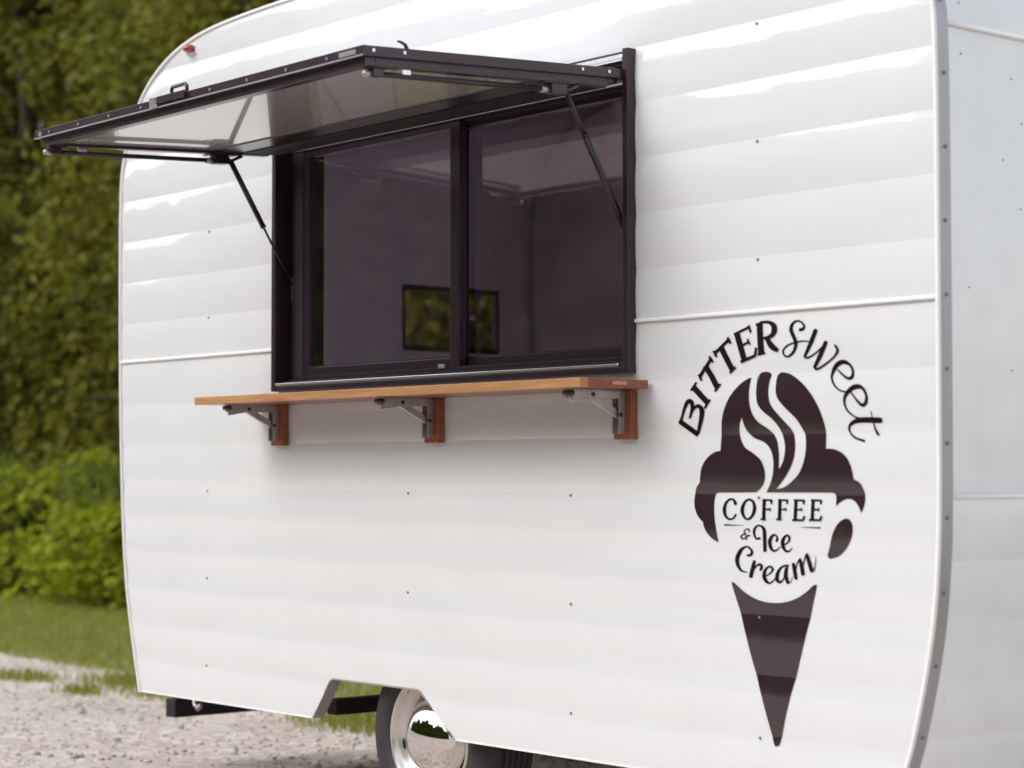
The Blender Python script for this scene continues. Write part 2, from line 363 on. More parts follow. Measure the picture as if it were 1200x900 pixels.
s = np.concatenate([[0], np.cumsum(np.linalg.norm(np.diff(OUT, axis=0), axis=1))])
s_ref = float(np.interp(-1.96, -R_s[:, 1], s[len(L_s):]))
d_ = s_ref-12*.1815
while d_ < s[-1]-.03:
    x = np.interp(d_, s, OUT[:, 0]); zz = np.interp(d_, s, OUT[:, 1]); n = np.array([np.interp(d_, s, NRM[:, 0]), np.interp(d_, s, NRM[:, 1])])
    o = link(bpy.data.objects.new('screw', me_s), cr); o.location = (x+n[0]*.006, .021+random.uniform(-.002, .002), zz+n[1]*.006); d_ += .1815

for z, y in ((2.33, .105), (2.16, .30), (2.05, .34), (2.20, .10), (1.95, .26), (1.83, .33), (1.62, .12), (1.42, .29), (.72, .21), (.60, .09), (.88, .31)):
    o = link(bpy.data.objects.new('end_rivet', me_s), trailer); o.scale = (.5, .5, .5); o.location = (xr(z)-.003, y, z)
# belt moulding, split by the window
for a, b in ((xl(1.59)+.004, -1.798), (.019, xr(1.59)-.004)):
    bm = bmesh.new(); vs = []
    for x in (a, b):
        vs.append([bm.verts.new((x, y, 1.590+dz)) for y, dz in ((.0, -.0065), (-.006, -.006), (-.0095, -.003), (-.0095, .0025), (-.0075, .0055), (.0, .0065))])
    for k in range(5): bm.faces.new((vs[0][k], vs[1][k], vs[1][k+1], vs[0][k+1]))
    for v in vs: bm.faces.new(v)
    bmesh.ops.recalc_face_normals(bm, faces=bm.faces)
    from_bm('belt_molding', bm, 'trimwhite', trailer)

# rivets in columns at every second crease
bm0 = bmesh.new(); bmesh.ops.create_uvsphere(bm0, u_segments=8, v_segments=6, radius=.0042)
me_r = bpy.data.meshes.new('rivet'); bm0.to_mesh(me_r); bm0.free(); me_r.materials.append(M['rivet'])
for x in (-2.258, -1.048, -.262, .490):
    for k in range(1, 14, 2):
        z = Z0L+k*PITCH_L-.008
        if WX0-.05 < x < WX1+.05 and 1.2 < z < 2.4: continue
        if z > 2.75: continue
        o = link(bpy.data.objects.new('rivet', me_r), trailer); o.location = (x, lap_y(z)-.001, z)

# folded lip round the wheel arch and along the bottom edge
def lip(name, pts, depth, m='trimwhite'):
    bm = bmesh.new(); th = .004
    P = [Vector((x, 0, z)) for x, z in pts]; rings = []
    for i, p in enumerate(P):
        t = (P[min(i+1, len(P)-1)]-P[max(i-1, 0)]).normalized(); n = Vector((-t.z, 0, t.x))
        rings.append([bm.verts.new(p+Vector((0, y, 0))+n*o) for y, o in ((-.003, -.002), (-.003, th), (depth, th), (depth, -.002))])
    for r0, r1 in zip(rings, rings[1:]):
        for k in range(4): bm.faces.new((r0[k], r1[k], r1[(k+1) % 4], r0[(k+1) % 4]))
    bm.faces.new(rings[0]); bm.faces.new(rings[-1][::-1]); bmesh.ops.recalc_face_normals(bm, faces=bm.faces)
    return from_bm(name, bm, m, trailer, bevel=.0012)
a0, a1 = arch(.338); b0, b1 = arch(AZ)
ap = [(a0, .337), (a0+.2*(b0-a0), .365), (b0-.018, AZ-.022), (b0-.006, AZ-.007), (b0+.010, AZ+.001), (b1-.010, AZ+.001), (b1+.006, AZ-.007), (b1+.02, AZ-.018), (a1-.03, .365), (a1, .337)]
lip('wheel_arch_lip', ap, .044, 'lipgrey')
lip('bottom_edge', [(xl(.337)+.004, .336), (a0-.004, .336)], .03); lip('bottom_edge', [(a1+.004, .336), (xr(.337)-.004, .336)], .03)

# chassis
box('bumper_beam', 'flatblack', trailer, (-2.95, -2.88, .24, .80, .205, .275), (-2.90, -2.87, .24, .40, .2755, .48))
tube('tow_hook', 'steel', trailer, [(-2.80, .28, .335), (-2.80, .28, .262), (-2.775, .28, .246), (-2.755, .28, .262)], .009)
box('chassis_rail', 'flatblack', trailer, (-2.90, .90, .36, .42, .436, .4815), (-2.90, .90, 1.66, 1.72, .436, .4815))
box('cross_member', 'flatblack', trailer, (-2.03, -1.97, .37, 1.80, .284, .340)); box('cross_member', 'flatblack', trailer, (.1, .16, .36, 1.80, .272, .343))
tube('axle', 'flatblack', trailer, [(-1.03, .22, .315), (-1.03, 1.88, .315)], .028)
for y in (.36, 1.66): box('spring_hanger', 'flatblack', trailer, (-1.09, -.97, y, y+.06, .30, .435), (-1.45, -.60, y+.012, y+.048, .315, .338))
def wheel(y0, sgn):
    cx, cz = -1.030, .315; P = lambda pr: [(r, y*sgn) for r, y in pr]
    w_ = lathe('wheel', 'rim', trailer, P([(.206,.026),(.2045,.012),(.199,.006),(.192,.010),(.186,.022),(.176,.032),(.166,.036),(.157,.042),(.152,.052),(.150,.075),(.10,.080),(.0,.080)]), cx, cz, y0=y0)
    tread = []
    for g in range(5):
        a = .052+g*.024
        tread += [(.3155,a),(.3155,a+.017),(.307,a+.0185),(.307,a+.0225)]
    lathe('tyre', 'tyre', w_, P([(.198,.030),(.203,.014),(.212,.004),(.232,.0),(.262,.001),(.287,.010),(.303,.026),(.312,.040)]+tread+[(.3155,.172),(.308,.188),(.288,.204),(.25,.21),(.2,.20)]), cx, cz, y0=y0, seg=96)
    lathe('hub_gap_shade', 'flatblack', w_, P([(.1515,.066),(.12,.070),(.0,.070)]), cx, cz, y0=y0)  # black disc paints in the shadow between rim and hubcap
    lathe('hubcap', 'chrome', w_, P([(.134,.072),(.1345,.058),(.133,.052),(.131,.050),(.127,.034),(.116,.010),(.096,-.010),(.066,-.025),(.033,-.033),(0,-.0355)]), cx, cz, y0=y0)
    for k in range(4):
        a = 2*math.pi*k/4+1.78; bm = bmesh.new(); bmesh.ops.create_uvsphere(bm, u_segments=10, v_segments=6, radius=1)
        bmesh.ops.scale(bm, vec=(.007, .004, .018), verts=bm.verts); bmesh.ops.rotate(bm, cent=(0, 0, 0), matrix=Matrix.Rotation(-a, 3, 'Y'), verts=bm.verts)
        bmesh.ops.translate(bm, vec=(cx+.166*math.cos(a), y0+sgn*.0345, cz+.166*math.sin(a)), verts=bm.verts)
        from_bm('vent_slot', bm, 'flatblack', w_, True)
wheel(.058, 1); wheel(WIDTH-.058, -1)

# red marker lamp near the roof corner
c = Vector((-2.381, 0, 2.733))
lb = box('marker_lamp', 'chrome', trailer, c.x-.032, c.x+.032, -.010, .004, c.z-.020, c.z+.016, bevel=.004)
bm = bmesh.new(); bmesh.ops.create_uvsphere(bm, u_segments=16, v_segments=10, radius=1); bmesh.ops.scale(bm, vec=(.026, .030, .016), verts=bm.verts)
bmesh.ops.translate(bm, vec=(c.x, -.012, c.z), verts=bm.verts); from_bm('lens', bm, 'red', lb, True)

# ------------------------------------------------------------------ serving window
FX0, FX1, FZ0, FZ1 = -1.797, .018, 1.443, 2.365
bm = bmesh.new()
for b in ((FX0, FX0+.022), (FX1-.022, FX1)): add_box(bm, b[0], b[1], -.034, .125, FZ0, FZ1)
add_box(bm, FX0+.022, FX1-.022, -.030, .125, FZ0, FZ0+.019); add_box(bm, FX0+.022, FX1-.022, -.012, .125, FZ1-.045, FZ1-.002)
win = from_bm('serving_window', bm, 'frameblack', trailer, bevel=.003)
IX0, IX1, IZ0, IZ1 = FX0+.022, FX1-.022, FZ0+.019, FZ1-.045
box('jamb_liner', 'flatblack', win, IX0+.001, IX0+.072, .034, .124, IZ0+.031, IZ1-.042); box('jamb_liner', 'black', win, IX1-.030, IX1-.001, .030, .124, IZ0+.031, IZ1-.042)
box('header_track', 'black', win, (IX0+.004, IX1-.004, .030, .122, IZ1-.040, IZ1-.001), (IX0+.004, IX1-.004, .014, .0298, IZ1-.022, IZ1-.001))
box('track_edge', 'alu', win, IX0+.032, IX1-.032, .0265, .0298, IZ1-.043, IZ1-.0365, bevel=.0008)
box('sill_lip', 'brightalu', win, IX0+.001, IX1-.022, -.032, -.018, IZ0+.0005, IZ0+.009, bevel=.002)
box('sill_track', 'black', win, (IX0+.003, IX1-.003, .004, .122, IZ0+.0005, IZ0+.016), (IX0+.003, IX1-.003, .030, .122, IZ0+.016, IZ0+.030))
for y, z in ((.002, .0155), (.0285, .0305), (.064, .0300)): box('track_edge', 'darksteel', win, IX0+.032, IX1-.032, y, y+.0025, IZ0+z-.006, IZ0+z+.003, bevel=.0006)
def sash(x0, x1, y, g, sl, sr):
    z0, z1 = IZ0+.033, IZ1-.044; t = .030
    s_ = box('sash', 'black', win, (x0, x0+sl, y, y+.028, z0, z1), (x1-sr, x1, y, y+.028, z0, z1), (x0+sl, x1-sr, y+.001, y+.027, z0, z0+t), (x0+sl, x1-sr, y+.001, y+.027, z1-.024, z1), bevel=.002)
    box('pane', g, win, x0+sl-.002, x1-sr+.002, y+.013, y+.016, z0+t-.002, z1-.022, bevel=0)
    box('glazing_bead', 'darksteel', win, (x0+sl+.0005, x0+sl+.004, y+.006, y+.0125, z0+t+.004, z1-.028), (x0+sl+.0005, x1-sr-.0005, y+.006, y+.0125, z0+t+.0005, z0+t+.004), bevel=0)
sash(IX0+.073, -.835, .036, 'glass', .032, .046)
sash(-.910, IX1-.031, .070, 'glass_dark', .050, .030)
box('sash_latch', 'steel', win, -.925, -.893, .022, .033, IZ0+.030, IZ0+.044, bevel=.002)

# ------------------------------------------------------------------ hatch
TH = R(3.1); H0 = Vector((0, -.030, 2.306))
def hp(x, v, w_): return Vector((x, H0.y-v*math.cos(TH)+w_*math.sin(TH)*-1, H0.z-v*math.sin(TH)+w_*math.cos(TH)))
def hbox(bm, x0, x1, v0, v1, w0, w1):
    vs = [bm.verts.new(hp(x, v, q)) for q in (w0, w1) for x, v in ((x0, v0), (x0, v1), (x1, v1), (x1, v0))]
    for f in ((3,2,1,0),(4,5,6,7),(0,1,5,4),(1,2,6,5),(2,3,7,6),(3,0,4,7)): bm.faces.new([vs[i] for i in f])
HX0, HX1, HV = -1.795, .002, .912
def hparts(name, m, parent, lst, bevel=.0015):
    bm = bmesh.new()
    for b in lst: hbox(bm, *b)
    bmesh.ops.recalc_face_normals(bm, faces=bm.faces)
    return from_bm(name, bm, m, parent, bevel=bevel)
hatch = hparts('serving_hatch', 'black', trailer, [
    (HX0, HX1, HV-.014, HV, -.027, 0), (HX0, HX0+.014, 0, HV-.014, -.027, 0), (HX1-.014, HX1, 0, HV-.014, -.027, 0), (HX0+.014, HX1-.014, 0, .014, -.027, 0)])
hparts('inner_frame', 'black', hatch, [
    (HX0+.016, HX1-.016, HV-.050, HV-.016, -.050, -.004), (HX0+.016, HX0+.0495, .0505, HV-.0505, -.050, -.004), (HX1-.0495, HX1-.016, .0505, HV-.0505, -.050, -.004), (HX0+.050, HX1-.050, .0505, .285, -.0435, -.0405), (HX0+.016, HX1-.016, .016, .050, -.042, -.004)])
hparts('hinge_shade_strip', 'flatblack', hatch, [(HX0+.055, HX1-.055, .020, .165, -.0465, -.0440)])  # black strip stands in for the unlit gap beside the hinge
hparts('hatch_panel', 'panel', hatch, [(HX0+.050, HX1-.050, .051, HV-.051, -.040, -.034)], 0)
hparts('hatch_skin', 'endwhite', hatch, [(HX0+.02, HX1-.02, .02, HV-.02, .0005, .003)], 0)
hparts('rim_lip', 'alu', hatch, [(HX0+.001, HX1-.001, HV+.0002, HV+.003, -.0275, -.0235)], 0)
hparts('corner_plate', 'steel', hatch, [(HX1-.105, HX1-.03, HV+.0004, HV+.0022, -.020, -.007)], 0)
hparts('corner_plate', 'steel', hatch, [(HX0+.03, HX0+.05, HV+.0004, HV+.0022, -.020, -.007)], 0)
for x in np.linspace(HX0+.1, HX1-.16, 9):
    hparts('screw', 'steel', hatch, [(x-.004, x+.004, HV+.0003, HV+.0025, -.017, -.009)], 0)
for v in (.88, .78, .16, .06): hparts('screw', 'brightalu', hatch, [(HX1+.0002, HX1+.003, v-.004, v+.004, -.016, -.008)], 0)
def pt(p): return hp(*p)
bm = bmesh.new(); add_tube(bm, [pt((-.975, HV-.02, .0)), pt((-.975, HV-.02, .020)), pt((-.968, HV-.018, .027)), pt((-.892, HV-.016, .027)), pt((-.884, HV-.016, .021)), pt((-.884, HV-.016, 0))], .0055, 10)
from_bm('pull_handle', bm, 'black', hatch, True)
hparts('latch', 'brightalu', hatch, [(-1.060, -1.020, HV+.0032, HV+.008, -.024, .006)])
hparts('latch', 'black', hatch, [(-1.015, -.86, HV+.0032, HV+.010, -.016, .004)])
bm = bmesh.new(); add_tube(bm, [pt((-.012, .76, 0)), pt((-.012, .765, .012)), pt((-.012, .778, .018)), pt((-.012, .790, .020))], [.006, .005, .004, .003], 8); from_bm('catch_hook', bm, 'black', hatch, True)
for x, sgn in ((HX0+.022, 1), (HX1-.032, -1)):
    # slide bar under the side rail with its end brackets
    tube('slide_bar', 'darksteel', hatch, [hp(x, .865, -.067), hp(x, .270, -.070)], .0075)
    hparts('slide_bracket', 'black', hatch, [(x-.014, x+.014, .835, .868, -.075, -.0545), (x-.020, x+.020, .815, .875, -.054, -.0505)])
    hparts('slide_bracket', 'black', hatch, [(x-.018, x+.018, .205, .262, -.082, -.0545), (x-.020, x+.020, .175, .290, -.054, -.0505)])
    bm = bmesh.new(); add_tube(bm, [hp(x, .868, -.068), hp(x, .892, -.068)], .009, 10); from_bm('slide_fitting', bm, 'steel', hatch, True)
    bm = bmesh.new(); add_tube(bm, [hp(x, .262, -.071), hp(x, .288, -.071)], .010, 10); from_bm('slide_fitting', bm, 'steel', hatch, True)
    hparts('catch_plate', 'brightalu', hatch, [(x-.008, x+.008, .742, .770, -.064, -.050)])
for x, low, (fa, fb) in ((HX0+.028, Vector((-1.768, .045, 1.800)), (.0095, .0042)), (HX1-.034, Vector((-.026, .030, 1.800)), (.0072, .0092))):
    a = hp(x, .195, -.070); mid = a.lerp(low, .50 if fa > fb else .27)
    bm = bmesh.new(); add_tube(bm, [a, mid], fa, 12); add_tube(bm, [mid, mid+(low-a)*.012], max(fa, fb)*1.12, 12); add_tube(bm, [mid, low], fb, 12)
    bmesh.ops.recalc_face_normals(bm, faces=bm.faces)
    from_bm('gas_strut', bm, 'darksteel', hatch, True)
    bm = bmesh.new(); add_bar(bm, hp(x, .150, -.052), a, .010, .018, (1, 0, 0)); add_bar(bm, hp(x, .235, -.052), a, .010, .018, (1, 0, 0)); from_bm('strut_clevis', bm, 'black', hatch, bevel=.002)
    bm = bmesh.new(); add_box(bm, low.x-.010 if x < -1 else low.x-.004, low.x+.004 if x < -1 else low.x+.020, low.y-.014, low.y+.014, low.z-.045, low.z+.045); from_bm('strut_foot', bm, 'black', hatch, bevel=.003)
    if x < -1:
        for dz, dy in ((.05, 0), (.028, .006), (.0, -.002), (-.03, .004), (-.05, -.002)): box('screw', 'steel', hatch, low.x+.004, low.x+.0065, low.y+dy-.004, low.y+dy+.004, low.z+dz*.8-.004, low.z+dz*.8+.004, bevel=.001)
box('hinge_rail', 'brightalu', hatch, (FX0+.03, FX1-.026, -.022, -.014, FZ1-.020, FZ1-.012), (FX0+.03, FX1-.026, -.030, -.022, FZ1-.034, FZ1-.020))

# ------------------------------------------------------------------ shelf
SX0, SX1, SZ0, SZ1 = -1.912, .082, 1.396, 1.421
shelf = box('serving_shelf', 'redwood', trailer, SX0, SX1, -.238, -.0155, SZ0, SZ1, bevel=.002)
box('front_plank', 'oak', shelf, SX0, SX1-.0005, -.270, -.2385, SZ0-.0004, SZ1+.0004, bevel=.002)
box('end_plug', 'plug', shelf, SX1-.001, SX1+.0015, -.150, -.098, SZ0+.009, SZ1-.006, bevel=.0005)
for x in (-1.728, -.855, .026):
    box('support_block', 'redwood', shelf, x-.072, x, -.030, -.004, 1.256, SZ0-.0006, bevel=.002)
    bx = x-.040; bm = bmesh.new()
    add_box(bm, bx-.015, bx+.015, -.036, -.0302, 1.272, SZ0-.004)              # wall plate
    for s_ in (-.015, .0125): add_box(bm, bx+s_, bx+s_+.0025, -.052, -.036, 1.272, SZ0-.004)
    for s_ in (-.015, .0125): add_box(bm, bx+s_, bx+s_+.0025, -.225, -.052, SZ0-.026, SZ0-.004)
    add_box(bm, bx-.015, bx+.015, -.232, -.036, SZ0-.0038, SZ0-.0010)
    from_bm('bracket', bm, 'steel', shelf, bevel=.0008)
    bm = bmesh.new(); add_bar(bm, (bx, -.044, 1.325), (bx, -.150, SZ0-.018), .021, .013, (1, 0, 0)); add_bar(bm, (bx, -.150, SZ0-.018), (bx, -.225, SZ0-.030), .018, .005, (1, 0, 0)); from_bm('bracket_brace', bm, 'steel', shelf, bevel=.001)
    bm = bmesh.new(); add_tube(bm, [(bx-.018, -.150, SZ0-.016), (bx+.018, -.150, SZ0-.016)], .006, 10); from_bm('pivot_pin', bm, 'darksteel', shelf, True); bm = bmesh.new(); add_tube(bm, [(bx-.018, -.228, SZ0-.013), (bx+.018, -.228, SZ0-.013)], .008, 10)
    from_bm('pivot_pin', bm, 'darksteel', shelf, True); bm = bmesh.new(); add_tube(bm, [(bx-.018, -.046, 1.325), (bx+.018, -.046, 1.325)], .006, 10); from_bm('pivot_pin', bm, 'darksteel', shelf, True)

# ------------------------------------------------------------------ painted logo (thin vinyl that follows the pressed siding)
def drape(name, polys, m, parent, lift=.0012):
    """polys: list of (xz points, faces); cut at the creases and every 9 mm, laid on the siding"""
    bmo = bmesh.new()
    for n_, (pts, faces) in enumerate(polys):
        allz = [p[1] for p in pts]; k0, k1 = int((min(allz)-Z0L)/PITCH_L), int((max(allz)-Z0L)/PITCH_L)
        for k in range(k0, k1+1):
            za, zb = Z0L+k*PITCH_L, Z0L+(k+1)*PITCH_L
            bm = bmesh.new(); vs = [bm.verts.new((x, 0, z)) for x, z in pts]
            for f in faces:
                try: bm.faces.new([vs[i] for i in f])
                except ValueError: pass
            def cut(z, **kw): bmesh.ops.bisect_plane(bm, geom=bm.verts[:]+bm.edges[:]+bm.faces[:], plane_co=(0, 0, z), plane_no=(0, 0, 1), dist=1e-6, **kw)
            cut(za, clear_inner=True); cut(zb, clear_outer=True)
            z = za+.009
            while z < zb: cut(z); z += .009
            for v in bm.verts: v.co.y = lap_y(v.co.z, k)-lift-n_*.00025
            for f in bm.faces: f.normal_update()
            bm.verts.index_update(); mp = {v: bmo.verts.new(v.co) for v in bm.verts}
            for f in bm.faces:
                q = [mp[v] for v in f.verts]
                if f.normal.y > 0: q.reverse()
                bmo.faces.new(q)
            bm.free()
    return from_bm(name, bmo, m, parent, True)
def W2(px, py): p = onY(px, py, -.005); return (p.x, p.z)
def fill(px_pts, n=4, corners=()):
    """smooth closed outline in photo pixels -> triangulated wall polygon; indices in corners stay sharp"""
    P = [tuple(p) for p in px_pts]; cs = sorted(corners); out = []
    if not cs: out = smooth_poly(P, n, True).tolist()
    else:
        for a, b in zip(cs, cs[1:]+[cs[0]+len(P)]):
            seg = [P[i % len(P)] for i in range(a, b+1)]; out += smooth_poly(seg, n).tolist()[:-1]
    pts = [W2(*p) for p in out]
    tri = tessellate_polygon([[Vector((x, z, 0)) for x, z in pts]])
    return (pts, [tuple(t) for t in tri])
body = []; corners = []
def add(*pts, corner=True):
    if corner: corners.append(len(body))
    body.extend(pts)
add((879.5,442.5),(875,444),(866.7,450),(856.7,461.7),(850,475),(845.8,490),(844.5,505))
add((844,528.3),(836.7,530),(828.3,536.7),(822.5,546.7),(820.3,556.7))
add((819.4,565.2),(814.9,572.5),(813.1,583.3),(813.6,594),(817.5,604.8))
add((823.8,612),(824.7,617.3),(828.3,624.5),(834.6,631.7))
add((841.6,635.6),(839,621),(836.9,604.8),(836.4,588.7),(837.6,579.7),(840,577.4))
add((843,577.2)); add((885,576.8),(891.7,570.8),(895.8,561.7),(895.8,551.7),(891.7,540),(883.3,531.7),(873.3,525),(867.5,515),(865.5,505),(866.7,495))
add((869.2,489.2),(870.8,496.7),(875,505.8),(883.3,513.3),(895,518.3),(902.5,526.7),(905.8,538.3),(905.8,551.7),(903.3,563.3),(899.8,571.5))
add((897,577)); add((973,577.2),(976.5,577.9),(978.6,581),(979,586))
add((979.2,593.4),(981.5,590.5),(987.8,586),(995,584.6),(1001.2,587.8),(1006,594.5))
add((1008.9,601.2),(1011.1,595.8),(1012.9,586.9),(1012,576),(1007.5,566.3))
add((1000,561.5),(997.5,548.3),(993.3,538.3),(986.7,530.8),(976.7,526.2))
add((967.5,525.8),(967,508.3),(965,495),(960,480),(953.3,466.7),(945,455),(935,445),(925,438.3),(916.7,436.2),(913.3,437),(910.3,440),(908.7,448.3),(908.7,460),(911.7,468.3),(920,478.3),(931.7,490),(940,503.3),(943.3,513.3),(943.7,526.7),(941.7,540),(936.7,553.3),(928.3,563.3),(918.3,570.8))
add((908.7,573.2),(916.7,563.3),(923.3,553.3),(929.2,540),(931.2,526.7),(930.3,513.3),(926.7,503.3),(916.7,491.7),(907.5,481),(901.7,471.7),(900,460),(900.8,448.3),(903,440),(902,437.2),(898.3,435.6),(891.7,436.5),(888.3,440),(887,443.3),(885.8,451.7),(885.8,463.3),(887.5,473.3),(893.3,481.7),(905,491.7),(913.3,503.3),(918.3,516.7),(919.5,528.3),(917.5,540))
add((913.3,549.4),(912.5,546.7),(912.5,533.3),(910.8,520),(906.7,510),(898.3,501.7),(886.7,493.3),(880,481.7),(877.5,468.3),(877.5,455))
emblem = drape('ice_cream_emblem', [fill(body, 4, corners)], 'vinyl', trailer)
emblem['label'] = 'dark brown vinyl ice cream scoop emblem with steam and cup cut-out'
drape('cup_handle_mark', [fill([(969,649.6),(971.7,640.6),(975.2,626.3),(981.5,613.8),(989.6,608),(995.8,609.3),(999,617.3),(997.6,629.9),(991.4,642.4),(982.4,651.4),(972.6,654.6),(969.3,653.2)])], 'vinyl', emblem)
drape('cone_mark', [fill([(857.5,684.5),(859.3,682.2),(862.8,685.2),(873.3,694.5),(887.3,702.7),(903.7,706.6),(920,705.7),(934,700.8),(945.7,692.9),(952.7,686.3),(955.5,685.7),(956.9,688.2),(950.3,716.7),(938.7,768),(927,812.3),(917.7,852),(913.5,870.7),(911.2,874.4),(908.3,874.4),(906,871),(896.7,833.3),(885,789),(873.3,742.3),(864,707.3)], 3)], 'vinyl', emblem)
def stroke(zm, pts, w, rounded=True, n=6, closed=False):
    """a pen stroke traced in a zoomed view zm = (x0, y0, scale), with a width at each point"""
    if not isinstance(w, (list, tuple)): w = [w]*len(pts)
    P = smooth_poly([(x, y, a) for (x, y), a in zip(pts, w)], n) if len(pts) > 2 else np.array([(x, y, a) for (x, y), a in zip(pts, w)], float)
    t = np.gradient(P[:, :2], axis=0); t /= np.linalg.norm(t, axis=1)[:, None]+1e-9; nr = np.stack([-t[:, 1], t[:, 0]], 1)
    rows = [(p[:2]+q*p[2]/2, p[:2]-q*p[2]/2) for p, q in zip(P, nr)]
    if rounded and not closed:
        a, b = [], []
        for c_ in (.55, .87): a.append((P[0, :2]-t[0]*P[0, 2]/2*c_+nr[0]*P[0, 2]/2*math.sqrt(1-c_*c_), P[0, :2]-t[0]*P[0, 2]/2*c_-nr[0]*P[0, 2]/2*math.sqrt(1-c_*c_)))
        for c_ in (.55, .87): b.append((P[-1, :2]+t[-1]*P[-1, 2]/2*c_+nr[-1]*P[-1, 2]/2*math.sqrt(1-c_*c_), P[-1, :2]+t[-1]*P[-1, 2]/2*c_-nr[-1]*P[-1, 2]/2*math.sqrt(1-c_*c_)))
        rows = a[::-1]+rows+b
    pts2, faces = [], []
    for l_, r_ in rows:
        for q in (l_, r_): pts2.append(W2(zm[0]+q[0]/zm[2], zm[1]+q[1]/zm[2]))
    for i in range(len(rows)-1): faces.append((2*i, 2*i+1, 2*i+3, 2*i+2))
    return (pts2, faces)
FAT = {6: 1.34, 8: 1.75, 10: 1.26}
def letter(zm, strokes, rounded=True, name='letter'):
    g = FAT[zm[2]]*(.9 if rounded and zm[2] == 6 else 1)
    drape(name, [stroke(zm, p, [q*g for q in w_] if isinstance(w_, list) else w_*g, rounded) for p, w_ in strokes], 'print', emblem)
Z1, Z2, Z6, Z7 = (790, 370, 6), (910, 370, 6), (835, 575, 8), (850, 610, 10)
# BITTER
letter(Z1, [([(40,744),(160,834)],27), ([(32,756),(52,712)],9), ([(150,848),(170,808)],9), ([(50,735),(72,655),(96,604),(122,608),(127,655),(108,722)],[11,15,21,23,17,10]), ([(108,720),(134,658),(168,634),(194,660),(190,722),(162,830)],[8,12,18,25,22,14])], False)
letter(Z1, [([(130,500),(235,612)],30), ([(115,527),(152,468)],12), ([(214,650),(252,588)],12)], False)
letter(Z1, [([(215,350),(302,508)],30), ([(172,432),(262,298)],17), ([(166,412),(188,456)],13), ([(246,286),(272,328)],13), ([(284,532),(323,478)],12)], False)
letter(Z1, [([(330,225),(405,382)],30), ([(282,268),(390,162)],17), ([(276,246),(298,290)],13), ([(374,152),(398,196)],13), ([(386,404),(429,360)],12)], False)
letter(Z1, [([(440,128),(492,312)],31), ([(418,132),(528,78)],14), ([(519,66),(537,118)],12), ([(462,215),(524,186)],12), ([(514,162),(534,204)],10), ([(466,326),(572,278)],15), ([(578,222),(568,288)],12)], False)
letter(Z1, [([(597,54),(612,268)],32), ([(570,64),(606,54)],15), ([(586,274),(640,262)],12), ([(600,48),(658,44),(698,70),(700,115),(674,146),(620,160)],[14,16,28,28,20,12]), ([(648,152),(688,215),(732,246)],[20,32,18])], False)
# sweet
letter(Z2, [([(165,98),(185,92),(190,70),(170,44),(140,36),(110,55),(100,100),(125,160),(135,200),(120,250),(85,285),(55,280),(45,245),(75,210),(130,188),(180,178),(222,180)],[20,16,14,11,12,17,22,22,21,17,13,11,11,11,10,9,8])])
letter(Z2, [([(272,105),(240,190),(197,282)],[25,25,16]), ([(195,285),(215,296),(270,265),(318,222)],[14,12,10,9]), ([(345,188),(305,280),(264,358)],[23,25,18]), ([(262,362),(280,375),(340,340),(400,290),(428,245),(412,208)],[14,13,11,11,16,13])])
letter(Z2, [([(425,380),(460,415),(500,440),(525,430),(530,390),(510,345),(465,324),(420,345),(390,395),(384,440),(405,490),(445,525),(492,536)],[9,12,17,21,15,15,26,27,19,13,11,10,10])])
letter(Z2, [([(520,535),(560,590),(600,628),(625,612),(630,560),(600,507),(555,498),(510,525),(480,570),(478,620),(500,670),(545,708),(585,722)],[9,12,19,21,15,19,30,27,19,13,11,10,12])])
letter(Z2, [([(724,735),(600,733),(540,747),(508,778),(511,820),(550,858),(612,880)],[34,32,24,15,11,12,14]), ([(662,672),(680,760),(695,812),(710,835)],[5,8,14,16])], True)
# COFFEE
letter(Z6, [([(210,122),(192,88),(155,80),(120,118),(108,178),(120,236),(155,266),(190,260),(215,228)],[18,12,11,15,19,15,11,10,11])])
letter(Z6, [([(335,80),(298,105),(275,175),(292,242),(328,268),(365,242),(390,175),(375,105),(335,80)],[11,14,19,14,11,14,19,14,11])])
for dx in (0, 148): letter(Z6, [([(478+dx,85),(478+dx,270)],18), ([(460+dx,86),(552+dx,90)],10), ([(549+dx,86),(544+dx,124)],10), ([(480+dx,175),(534+dx,175)],8), ([(536+dx,158),(536+dx,190)],7), ([(450+dx,268),(500+dx,268)],10)], False)
for dx in (0, 160): letter(Z6, [([(776+dx,88),(773+dx,272)],18), ([(755+dx,88),(856+dx,93)],10), ([(854+dx,88),(848+dx,126)],10), ([(776+dx,176),(830+dx,177)],8), ([(832+dx,160),(832+dx,192)],7), ([(746+dx,274),(852+dx,275)],11), ([(862+dx,236),(850+dx,276)],10)], False)
drape('flourish', [stroke(Z6, [(112,320),(285,326)], [14,2])], 'print', emblem); drape('flourish', [stroke(Z6, [(820,343),(1005,348)], [2,14])], 'print', emblem)
# & Ice Cream
letter(Z7, [([(278,128),(272,100),(240,102),(216,132),(240,156)],[14,11,10,12,9]), ([(240,156),(198,166),(181,196),(206,216),(238,203),(256,172)],[9,13,15,12,9,9]), ([(225,182),(284,176)],[8,13]), ([(246,182),(250,238)],[10,3])], name='ampersand')
letter(Z7, [([(398,208),(360,212),(337,170),(337,110),(365,68),(405,60),(443,88),(456,150),(455,350)],[22,19,21,23,19,17,27,34,33])])
letter(Z7, [([(595,238),(605,205),(580,168),(545,182),(516,240),(522,310),(550,352),(590,348),(635,310)],[24,21,17,26,34,31,23,16,8])])
letter(Z7, [([(680,282),(720,265),(748,215),(733,178),(700,184),(668,240),(671,310),(700,356),(740,358),(778,320)],[14,14,23,20,21,34,34,25,16,6])])
letter(Z7, [([(250,408),(288,402),(300,360),(270,317),(225,308),(170,350),(132,430),(138,510),(172,573),(210,598),(250,603)],[20,25,25,17,17,32,40,34,24,14,8])])
